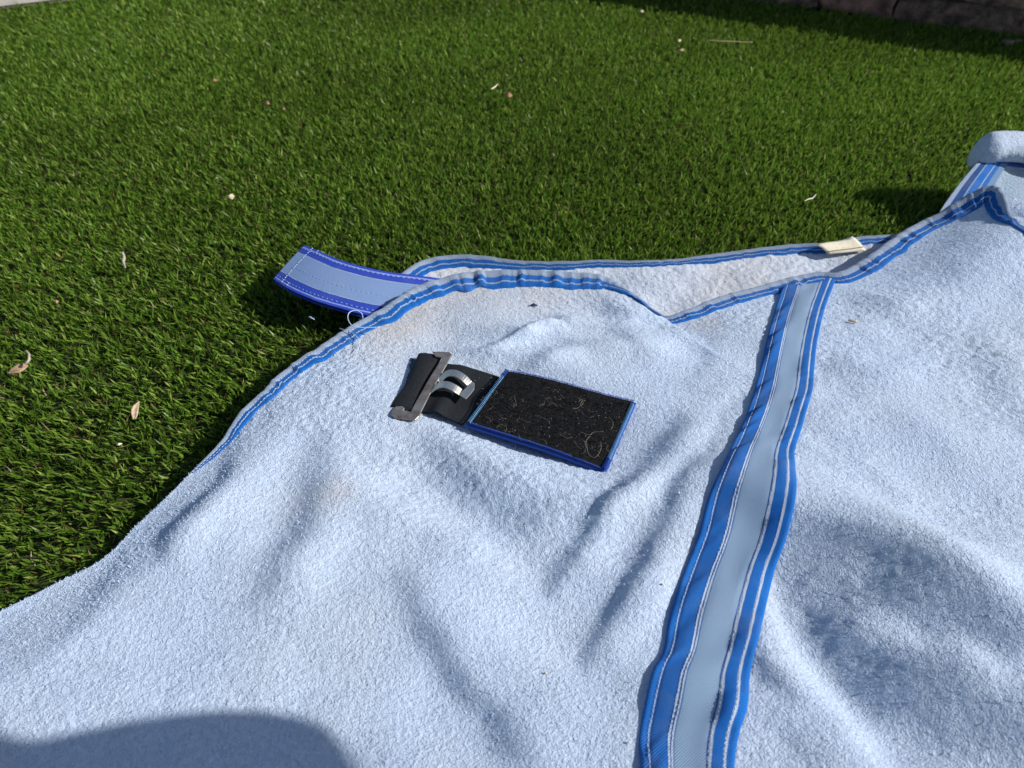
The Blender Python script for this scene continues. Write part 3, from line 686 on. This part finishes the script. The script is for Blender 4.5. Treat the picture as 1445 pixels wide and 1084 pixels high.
bk = bchild(empty('buckle', (0, 0, 0)))
plate('frame', [(362, 124), (440, 126), (453, 137), (440, 165), (352, 320), (300, 425), (282, 442), (188, 430), (168, 416), (176, 398), (193, 378), (226, 377), (234, 386), (228, 398), (262, 402), (290, 350), (350, 245), (408, 152), (376, 146)],
      bz + .0092, bz + .0055, .0016, M['rust'], bk)
# arched hook: a strip that rises from the frame, with a slot
V = []; Fh = []
def lin(p, n):
    p = np.array(p, float); i = np.linspace(0, len(p) - 1, n); return np.stack([np.interp(i, range(len(p)), p[:, c]) for c in range(3)], 1)
def add_arm(e0, e1, zs, th=.0011, n=14, f=None):
    resample_ = f or resample; o0 = len(V); a = resample_([(x, y, z) for (x, y), z in zip(e0, zs)], n); b = resample_([(x, y, z) for (x, y), z in zip(e1, zs)], n)
    for p, q in zip(a, b):
        for r_ in (p, q):
            top_ = PZ(r_[0], r_[1], bz + r_[2]); V.append(top_); V.append(top_ - Vector((0, 0, th)))
    for i in range(n - 1):
        c = o0 + i * 4; d = c + 4
        Fh.extend([(c, c + 2, d + 2, d), (c + 1, d + 1, d + 3, c + 3), (c, d, d + 1, c + 1), (c + 2, c + 3, d + 3, d + 2)])
    c = o0; Fh.append((c, c + 1, c + 3, c + 2)); c = o0 + (n - 1) * 4; Fh.append((c, c + 2, c + 3, c + 1))
zs_ = [.0080, .0130, .0150, .0142, .0110]
add_arm([(385, 250), (425, 207), (470, 203), (515, 226), (545, 257)], [(398, 268), (428, 235), (462, 232), (494, 250), (520, 274)], zs_)
add_arm([(368, 278), (402, 257), (437, 257), (472, 272), (500, 292)], [(352, 312), (385, 290), (415, 284), (455, 300), (484, 318)], zs_)
add_arm([(545, 257), (557, 264), (556, 292), (538, 316), (517, 338)], [(520, 274), (523, 276), (519, 285), (506, 296), (484, 318)], [.011, .0107, .0105, .0105, .0107], n=9, f=lin)
ho = mesh('hook', V, Fh, M['steel'], bk, False); bv = ho.modifiers.new('b', 'BEVEL'); bv.width = .0004; bv.segments = 2; bv.limit_method = 'ANGLE'

# ------------------------------------------------------------------ artificial grass
poly_u = np.array([tuple(P(a, b, .03))[:2] for a, b, _ in BE] + [(1.25, .55), (1.1, .05), (.45, -.3), (-.3, -.22), (-.55, -.1)])
poly_l = np.array([tuple(P(a, b, .03))[:2] for a, b, _ in LE] + [tuple(P(a, b, .03))[:2] for a, b in [(1400, 380), (1160, 460), (900, 520), (640, 490), (500, 560)]])
wA = P(1000, -5, 0); wB = P(1445, 56, 0)
wdir = (wB - wA).normalized(); wnor = Vector((-wdir.y, wdir.x, 0))       # points away from the camera
pA = P(-4, 17, 0); pB = P(76, -1, 0)
pdir = Vector((.88, .47, 0)).normalized(); pnor = Vector((-pdir.y, pdir.x, 0))
def gen_tufts():
    xs = []; ys = []; ws = []
    for y0, y1, sp, w in [(-.35, .55, .0066, 1.0), (.55, 1.0, .0064, 1.0), (1.0, 1.4, .0068, 1.05), (1.4, 1.8, .0078, 1.15), (1.8, 2.6, .010, 1.4)]:
        gy = np.arange(y0, y1, sp); xm = .50 + .70 * y1
        gx = np.arange(-xm - .15, xm, sp * 1.05); a, b = np.meshgrid(gx, gy); a = a.ravel(); b = b.ravel()
        a = a + rng.normal(0, sp * .35, a.shape); b = b + rng.normal(0, sp * .35, b.shape)
        xs.append(a); ys.append(b); ws.append(np.full(a.shape, w))
    x = np.concatenate(xs); y = np.concatenate(ys); w = np.concatenate(ws)
    keep = ~(inside(x, y, poly_u) | inside(x, y, poly_l)) | False
    # keep a rim of tufts just under the cloth edge
    near = np.zeros(x.shape, bool)
    for ox, oy in ((-.012, 0), (-.006, .012), (0, .014), (.008, .012)):
        near |= ~(inside(x + ox, y + oy, poly_u) | inside(x + ox, y + oy, poly_l))
    keep |= near
    keep &= ((x - wA.x) * wnor.x + (y - wA.y) * wnor.y) < -.004
    keep &= ((x - pA.x) * pnor.x + (y - pA.y) * pnor.y) < 0
    return x[keep], y[keep], w[keep]
tx, ty, tw = gen_tufts()
print('tufts', len(tx))
NB = 6
under = inside(tx, ty, poly_u) | inside(tx, ty, poly_l)
x = np.repeat(tx, NB); y = np.repeat(ty, NB); w = np.repeat(tw, NB); un = np.repeat(under, NB); n = len(x)
cur = rng.random(n) < .22
ln = np.where(cur, rng.uniform(.006, .014, n), rng.uniform(.012, .0195, n)); ln *= np.where(un, .6, 1) * (1 + .12 * vnoise(x * 9, y * 9, 101))
la_x = rng.normal(0, .30, n) + np.repeat(rng.normal(0, .16, len(tx)), NB) + .10 * vnoise(x * 6, y * 6, 102)
la_y = -.56 + rng.normal(0, .28, n) + np.repeat(rng.normal(0, .16, len(tx)), NB) + .12 * vnoise(x * 5, y * 5, 103)
la_x = np.where(cur, rng.normal(0, .9, n), la_x); la_y = np.where(cur, rng.normal(0, .9, n), la_y)
D = np.stack([la_x, la_y, np.ones(n)], 1); D /= np.linalg.norm(D, axis=1)[:, None]
ang = rng.uniform(0, np.pi, n); Sd = np.stack([np.cos(ang), np.sin(ang), np.zeros(n)], 1)
hw = (rng.uniform(.0007, .00135, n) * w * np.where(cur, .6, 1))[:, None]
base = np.stack([x + rng.normal(0, .0012, n), y + rng.normal(0, .0012, n), np.zeros(n) + .0005], 1)
mid = base + D * (ln * .55)[:, None]
bend = rng.normal(0, .20, (n, 3)); bend[:, 2] = -.15 * np.abs(bend[:, 2]) - .1
tip = mid + (D + bend) * (ln * .45)[:, None]
V = np.stack([base - Sd * hw * .7, base + Sd * hw * .7, mid + Sd * hw, mid - Sd * hw, tip + Sd * hw * .5], 1).reshape(-1, 3)
i5 = (np.arange(n) * 5)[:, None]
quads = i5 + np.array([[0, 1, 2, 3]]); tris = i5 + np.array([[3, 2, 4]])
me = bpy.data.meshes.new('grass'); me.vertices.add(n * 5); me.vertices.foreach_set('co', V.reshape(-1).astype(np.float32))
lv = np.concatenate([quads, tris], 1).reshape(-1); me.loops.add(len(lv)); me.loops.foreach_set('vertex_index', lv.astype(np.int32))
ls = (np.arange(n) * 7)[:, None] + np.array([[0, 4]]); me.polygons.add(n * 2); me.polygons.foreach_set('loop_start', ls.reshape(-1).astype(np.int32))
c1 = np.array([.074, .160, .018]); c2 = np.array([.185, .320, .036]); c3 = np.array([.32, .42, .09]); cb = np.array([.23, .18, .06])
k_ = rng.random(n)[:, None]; colr = c1 * (1 - k_) + c2 * k_
sel = rng.random(n) < .10; colr[sel] = c3 * rng.uniform(.7, 1.1, (sel.sum(), 1))
colr[cur] = cb * rng.uniform(.5, 1.2, (cur.sum(), 1)); colr[:, 0] *= 1.04; colr *= 1.04 * (1 + .14 * vnoise(x * 4, y * 4, 105))[:, None]
ca = me.color_attributes.new('tint', 'FLOAT_COLOR', 'POINT'); cv = np.ones((n, 5, 4), np.float32)
shade = np.array([.6, .6, 1, 1, 1.15]); cv[..., :3] = colr[:, None, :] * shade[None, :, None] if False else colr[:, None, :]
ca.data.foreach_set('color', cv.reshape(-1)); me.update(calc_edges=True)
go = link('grass', me, M['grass'], None, True); tag(go, 'short green artificial grass pile covering the ground round the rug', 'grass', kind='stuff')
print('blades', n)

# ------------------------------------------------------------------ low stone wall, top right
wall = empty('stone_wall', tuple(wA)); tag(wall, 'low dark weathered stone wall standing along the far edge of the grass', 'wall')
def wchild(o): o.parent = wall; o.matrix_parent_inverse = Matrix.Translation(wall.location).inverted(); return o
def wp(s, d, z): return wA + wdir * s + wnor * d + Vector((0, 0, z))
WALL_H = .31
def block(name, s0, s1, d0, d1, z0, z1, mt, sub=6, rough=.012, seed=0):
    bm = bmesh.new()
    bmesh.ops.create_cube(bm, size=1)
    bmesh.ops.bevel(bm, geom=bm.edges[:], offset=.07, segments=2, affect='EDGES')
    bmesh.ops.subdivide_edges(bm, edges=bm.edges[:], cuts=1, use_grid_fill=True)
    for v in bm.verts:
        a, b, c = v.co.x + .5, v.co.y + .5, v.co.z + .5
        p = wp(s0 + (s1 - s0) * a, d0 + (d1 - d0) * b, z0 + (z1 - z0) * c)
        q = Vector((float(vnoise(a * 5 + seed, c * 4, seed)), float(vnoise(b * 4, a * 5 + seed, seed + 1)), float(vnoise(c * 4, a * 5, seed + 2)))) * rough
        v.co = p + q
    me = bpy.data.meshes.new(name); bm.to_mesh(me); bm.free(); return wchild(link(name, me, mt, None, False))
block('mortar_bed', -2.6, 2.4, .016, .20, -.02, WALL_H - .01, M['mortar'], rough=.002)
z = 0.0; row = 0; r2 = random.Random(5)
for hh in (.052, .075, .085, .08):
    s = -2.6 + (row % 2) * -.07
    while s < 2.4:
        l = r2.uniform(.16, .38); block('stone', s + .002, min(s + l, 2.42) - .002, r2.uniform(-.006, .006), .03, z + .002, z + hh - .002, M['stone_red'] if r2.random() < .35 else M['stone'], seed=r2.randint(1, 40))
        s += l
    z += hh; row += 1
s = -2.6
while s < 2.4:
    l = r2.uniform(.28, .4); block('coping_stone', s + .003, s + l - .003, -.012, .22, z, z + .035, M['stone'], seed=r2.randint(1, 40)); s += l
# pale pebble at the wall foot
def pebble(px, py, r, mt, label, name='pebble', cat='pebble', z=.02, sq=.6, grp=None):
    bm = bmesh.new(); bmesh.ops.create_icosphere(bm, subdivisions=3, radius=r)
    for v in bm.verts:
        v.co *= 1 + .25 * float(vnoise(v.co.x / r * 1.5 + px, v.co.y / r * 1.5 + v.co.z / r, 7)); v.co.z *= sq
    me = bpy.data.meshes.new(name); bm.to_mesh(me); bm.free(); o = link(name, me, mt); o.location = P(px, py, z); tag(o, label, cat, grp); return o
pebble(1422, 60, .011, M['mortar'], 'small pale stone at the foot of the dark wall', z=.012)
pebble(1436, 58, .007, M['mortar'], 'tiny grey stone touching the larger pale stone at the wall foot', z=.010)

# ------------------------------------------------------------------ pale paving in the far left corner
pv = empty('paving', tuple(pA)); pv['kind'] = 'structure'
def pchild(o): o.parent = pv; o.matrix_parent_inverse = Matrix.Translation(pv.location).inverted(); return o
def pp_(s, d, z): return tuple(pA + pdir * s + pnor * d + Vector((0, 0, z)))
pchild(mesh('paving_bed', [pp_(-1.5, .006, .004), pp_(2.2, .006, .004), pp_(2.2, 1.9, .004), pp_(-1.5, 1.9, .004)], [(0, 1, 2, 3)], M['joint']))
for i in range(6):
    for j in range(3):
        s0, d0 = -1.45 + i * .61, .008 + j * .61
        bm = bmesh.new(); bmesh.ops.create_cube(bm, size=1)
        for v in bm.verts: v.co = Vector(pp_(s0 + .6 * (v.co.x + .5), d0 + .6 * (v.co.y + .5), .006 + .022 * (v.co.z + .5)))
        bmesh.ops.bevel(bm, geom=bm.edges[:], offset=.003, segments=2, affect='EDGES')
        me = bpy.data.meshes.new('paving_slab'); bm.to_mesh(me); bm.free(); pchild(link('paving_slab', me, M['paving'], None, False))

# ------------------------------------------------------------------ dead leaves and scraps on the grass
def leaf(name, outline, mt, label, cat, z=.026, curl=.002, ridge=.0015, group=None, on=False):
    """outline: pixel polygon drawn as left side points and right side points from base to tip"""
    Lp, Rp = outline; n_ = 12
    a = resample(Lp, n_); b = resample(Rp, n_); G = np.zeros((n_, 5, 3))
    for i in range(n_):
        for j in range(5):
            q = j / 4; x_, y_ = a[i] * (1 - q) + b[i] * q
            zz = z + curl * math.sin(i / (n_ - 1) * math.pi) + ridge * abs(q - .5) * 2 * math.sin(i / (n_ - 1) * math.pi) + .0004 * random.random()
            p = P(x_, y_, zz); G[i, j] = p
    o = grid_mesh(name, G, mt); md = o.modifiers.new('s', 'SOLIDIFY'); md.thickness = .0004; tag(o, label, cat, group); return o
GL = 'dead leaves scattered on the grass'
lf = leaf('dead_leaf', ([(10, 527), (16, 520), (25, 514), (38, 512)], [(10, 528), (18, 527), (28, 525), (40, 517)]), M['leaf'], 'curled brown dead leaf with hooked stalk at the left edge of the grass', 'leaf', group=GL)
A = Acc(); A.add(tube_geo([P(a, b, .033 + d) for a, b, d in [(36, 514, 0), (41, 508, .002), (41, 500, .004), (37, 496, .004), (33, 497, .002)]], .0011, 5, [1.4, 1.2, 1, .9, .7])); A.build('stalk', M['twig'], lf)
leaf('dead_leaf', ([(188, 592), (185, 584), (187, 574), (196, 566)], [(190, 592), (193, 588), (195, 578), (197, 567)]), M['leaf_pale'], 'pale yellow crescent shaped leaf left of the rug edge', 'leaf', group=GL, z=.03)
leaf('dead_leaf', ([(319, 278), (325, 274), (328, 273)], [(320, 279), (328, 281), (331, 277)]), M['leaf_pale'], 'small cream coloured leaf lying alone above the blue webbing loop', 'leaf', group=GL, curl=.003)
leaf('dead_leaf', ([(298, 113), (302, 111), (306, 112)], [(298, 115), (302, 115), (307, 114)]), M['leaf_red'], 'tiny reddish leaf in the upper left of the grass', 'leaf', group=GL)
leaf('dead_leaf', ([(373, 144), (377, 142), (380, 145)], [(374, 147), (377, 147), (381, 147)]), M['leaf_red'], 'left one of two tiny reddish leaf bits close together', 'leaf', group=GL)
leaf('dead_leaf', ([(398, 152), (400, 151), (402, 153)], [(397, 155), (400, 155), (402, 155)]), M['leaf_red'], 'right one of two tiny reddish leaf bits close together', 'leaf', group=GL)
leaf('dead_leaf', ([(713, 132), (718, 130), (723, 134)], [(713, 134), (718, 137), (723, 136)]), M['leaf_red'], 'russet leaf beside the short white sliver in the upper middle grass', 'leaf', group=GL, curl=.003)
leaf('dead_leaf', ([(955, 56), (958, 55), (961, 56)], [(955, 58), (958, 59), (961, 58)]), M['leaf_pale'], 'pale speck of leaf left of the long straw', 'leaf', group=GL)
leaf('dead_leaf', ([(957, 70), (961, 69), (965, 69)], [(957, 72), (961, 72), (965, 71)]), M['leaf'], 'brown speck of leaf just below the pale speck near the long straw', 'leaf', group=GL)
leaf('dead_leaf', ([(902, 15), (905, 14), (908, 15)], [(902, 17), (905, 17), (908, 17)]), M['leaf_pale'], 'pale leaf fleck near the shadow of the wall', 'leaf', group=GL)
leaf('dead_leaf', ([(76, 426), (79, 424), (82, 424)], [(77, 428), (80, 428), (83, 426)]), M['leaf'], 'tiny brown fleck above the curled leaf', 'leaf', group=GL)
def twig(name, pts, r, mt, label, cat, z=.028, grp=None, taper=None):
    pp = resample([(*tuple(P(a, b, z + d)),) for a, b, d in pts], 16); A = Acc()
    A.add(tube_geo([Vector(p) for p in pp], r, 6, [max(.35, 1 - abs(i / 15 - .4)) for i in range(16)])); o = A.build(name, mt); tag(o, label, cat, grp); return o
GT = 'twigs and straws on the grass'
twig('twig', [(173, 356, .003), (175, 363, .001), (174, 370, 0), (177, 378, 0)], .0019, M['twig'], 'short grey broken twig standing in the grass at middle left', 'twig', grp=GT)
twig('straw', [(998, 57, .004), (1015, 58, .004), (1040, 59, .004), (1062, 60, .003)], .0010, M['straw'], 'long thin straw lying near the far wall', 'straw', grp=GT)
twig('straw', [(693, 126, .003), (698, 123, .003), (702, 119, .004)], .0013, M['tag'], 'short white sliver beside the russet leaf', 'straw', grp=GT)
twig('straw', [(1135, 284, .004), (1141, 281, .004), (1146, 280, .003), (1152, 274, .002)], .0009, M['tag'], 'thin pale crooked stalk above the care label', 'straw', grp=GT)
twig('straw', [(436, 447, .002), (440, 449, .003), (444, 451, .002)], .0010, M['thread'], 'white scrap in the grass under the blue webbing loop', 'scrap', grp=GT)
twig('straw', [(165, 628, .002), (168, 627, .003), (172, 626, .002)], .0012, M['tag'], 'white fleck in the grass below the crescent leaf', 'scrap', grp=GT)
# bits lying on the rug
p_ = on_cloth(1203, 456)
A = Acc(); A.add(tube_geo([on_cloth(a, b) + Vector((0, 0, .002)) for a, b in [(1196, 455), (1200, 455), (1205, 456), (1210, 457)]], .0012, 6, [.5, 1, 1, .4])); tag(A.build('husk', M['leaf_pale']), 'small beige seed husk on the fleece right of the webbing strip', 'husk')
A = Acc(); A.add(tube_geo([on_cloth(a, b) + Vector((0, 0, .002)) for a, b in [(749, 433), (753, 432), (758, 434)]], .0014, 6, [.5, 1, .5])); tag(A.build('lint_fluff', mat('navy_lint', (.02, .03, .12), .9)), 'tiny navy blue fluff on the fleece below the raised edge', 'lint')
for (a, b, t_l) in [(770, 951, 'cream fleck on the lower middle of the fleece'), (935, 826, 'cream fleck close to the left side of the webbing strip'), (887, 1049, 'cream fleck beside the bottom of the webbing strip')]:
    A = Acc(); A.add(tube_geo([on_cloth(a + d, b + d * .3) + Vector((0, 0, .0012)) for d in (-2, 0, 2)], .0008, 5, [.5, 1, .5])); tag(A.build('fleck', M['tag']), t_l, 'fleck', 'flecks on the fleece')

# ------------------------------------------------------------------ the photographer, kneeling right of the camera (throws the shadow at bottom left)
per = empty('person', (.95, -.45, 0)); tag(per, 'person kneeling beside the rug in a dark top and sun hat holding out a phone', 'person')
def skin_body(name, joints, edges, mt, parent):
    me = bpy.data.meshes.new(name); me.from_pydata([j[0] for j in joints], edges, []); o = bpy.data.objects.new(name, me); C.objects.link(o)
    o.parent = parent; o.matrix_parent_inverse = Matrix.Translation(parent.location).inverted()
    sm = o.modifiers.new('skin', 'SKIN'); sm.use_smooth_shade = True
    for i, j in enumerate(joints): me.skin_vertices[0].data[i].radius = (j[1], j[1] * (j[2] if len(j) > 2 else 1)); me.skin_vertices[0].data[i].use_root = (i == 0)
    sb = o.modifiers.new('sub', 'SUBSURF'); sb.levels = 2; sb.render_levels = 2; me.materials.append(mt); return o
HEAD = (.686, .004, .655)
skin = mat('skin', (.45, .27, .19), .5); cloth = mat('dark_top', (.05, .06, .09), .9)
J = [((.98, -.42, .36), .15), ((.93, -.28, .50), .14), ((.84, -.12, .62), .15), ((.74, -.01, .70), .11), ((.69, .05, .73), .055), (HEAD, .085),
     ((.66, -.14, .66), .065), ((.45, -.24, .52), .045), ((.20, -.12, .47), .033), ((.08, -.04, .47), .026),
     ((.92, .05, .66), .065), ((1.0, .10, .42), .045), ((1.0, .02, .20), .035), ((.98, 0, .06), .03),
     ((.86, -.42, .33), .11), ((.72, -.22, .13), .075), ((.86, -.58, .08), .055), ((1.0, -.78, .06), .04),
     ((1.10, -.42, .33), .11), ((1.12, -.16, .13), .075), ((1.12, -.55, .08), .055), ((1.14, -.80, .06), .04)]
J = [((p[0][0] + .037, p[0][1] - .100, p[0][2] * (.84 if p[0][2] > .4 else 1)), *p[1:]) if i not in (8, 9) and i != 5 else p for i, p in enumerate(J)]
skin_body('body', J, [(0, 1), (1, 2), (2, 3), (3, 4), (4, 5), (2, 6), (6, 7), (7, 8), (8, 9), (2, 10), (10, 11), (11, 12), (12, 13), (0, 14), (14, 15), (15, 16), (16, 17), (0, 18), (18, 19), (19, 20), (20, 21)], cloth, per)
for k_ in range(4):   # fingers round the phone
    z_ = .455 + k_ * .019
    skin_body('finger', [((.075, -.035, z_), .010), ((.05, -.055, z_), .009), ((.02, -.058, z_ + .002), .008), ((-.004, -.05, z_ + .002), .007)], [(0, 1), (1, 2), (2, 3)], skin, per)
skin_body('thumb', [((.08, -.03, .45), .012), ((.06, -.015, .44), .010), ((.045, -.012, .46), .009)], [(0, 1), (1, 2)], skin, per)
# sun hat
prof_h = [(.0, .112), (.045, .108), (.075, .09), (.088, .05), (.092, .012), (.11, .0), (.135, -.006), (.158, -.012), (.160, -.015)]
V = []; Fh = []; NSg = 40
for r, z in prof_h:
    for k_ in range(NSg):
        g_ = 2 * math.pi * k_ / NSg; V.append((r * math.cos(g_), r * math.sin(g_), z + .012 * math.sin(2 * g_ + .8) * (r > .1)))
for i in range(len(prof_h) - 1):
    for k_ in range(NSg): k2 = (k_ + 1) % NSg; Fh.append((i*NSg+k_, (i+1)*NSg+k_, (i+1)*NSg+k2, i*NSg+k2))
hat = mesh('sun_hat', V, Fh, mat('hat_cloth', (.25, .22, .16), .9)); hat.parent = per
hat.matrix_parent_inverse = Matrix.Translation(per.location).inverted(); hat.location = (HEAD[0], HEAD[1], HEAD[2] + .03); hat.rotation_euler = (-.45, .1, 0)
md = hat.modifiers.new('s', 'SOLIDIFY'); md.thickness = .003
# phone just behind the lens
bm = bmesh.new(); bmesh.ops.create_cube(bm, size=1)
for v in bm.verts: v.co = Vector((v.co.x * .15, v.co.y * .072, v.co.z * .008))
bmesh.ops.bevel(bm, geom=bm.edges[:], offset=.003, segments=2, affect='EDGES')
me = bpy.data.meshes.new('phone'); bm.to_mesh(me); bm.free(); ph = link('phone', me, mat('phone_black', (.01, .01, .012), .25), None, False)
rot = Matrix.Rotation(math.pi / 2 - PITCH, 4, 'X'); ph.matrix_world = Matrix.Translation(Vector((.01, 0, CAM_H)) + (rot.to_3x3() @ Vector((0, 0, .012)))) @ rot
tag(ph, 'black phone held out flat over the rug', 'phone')
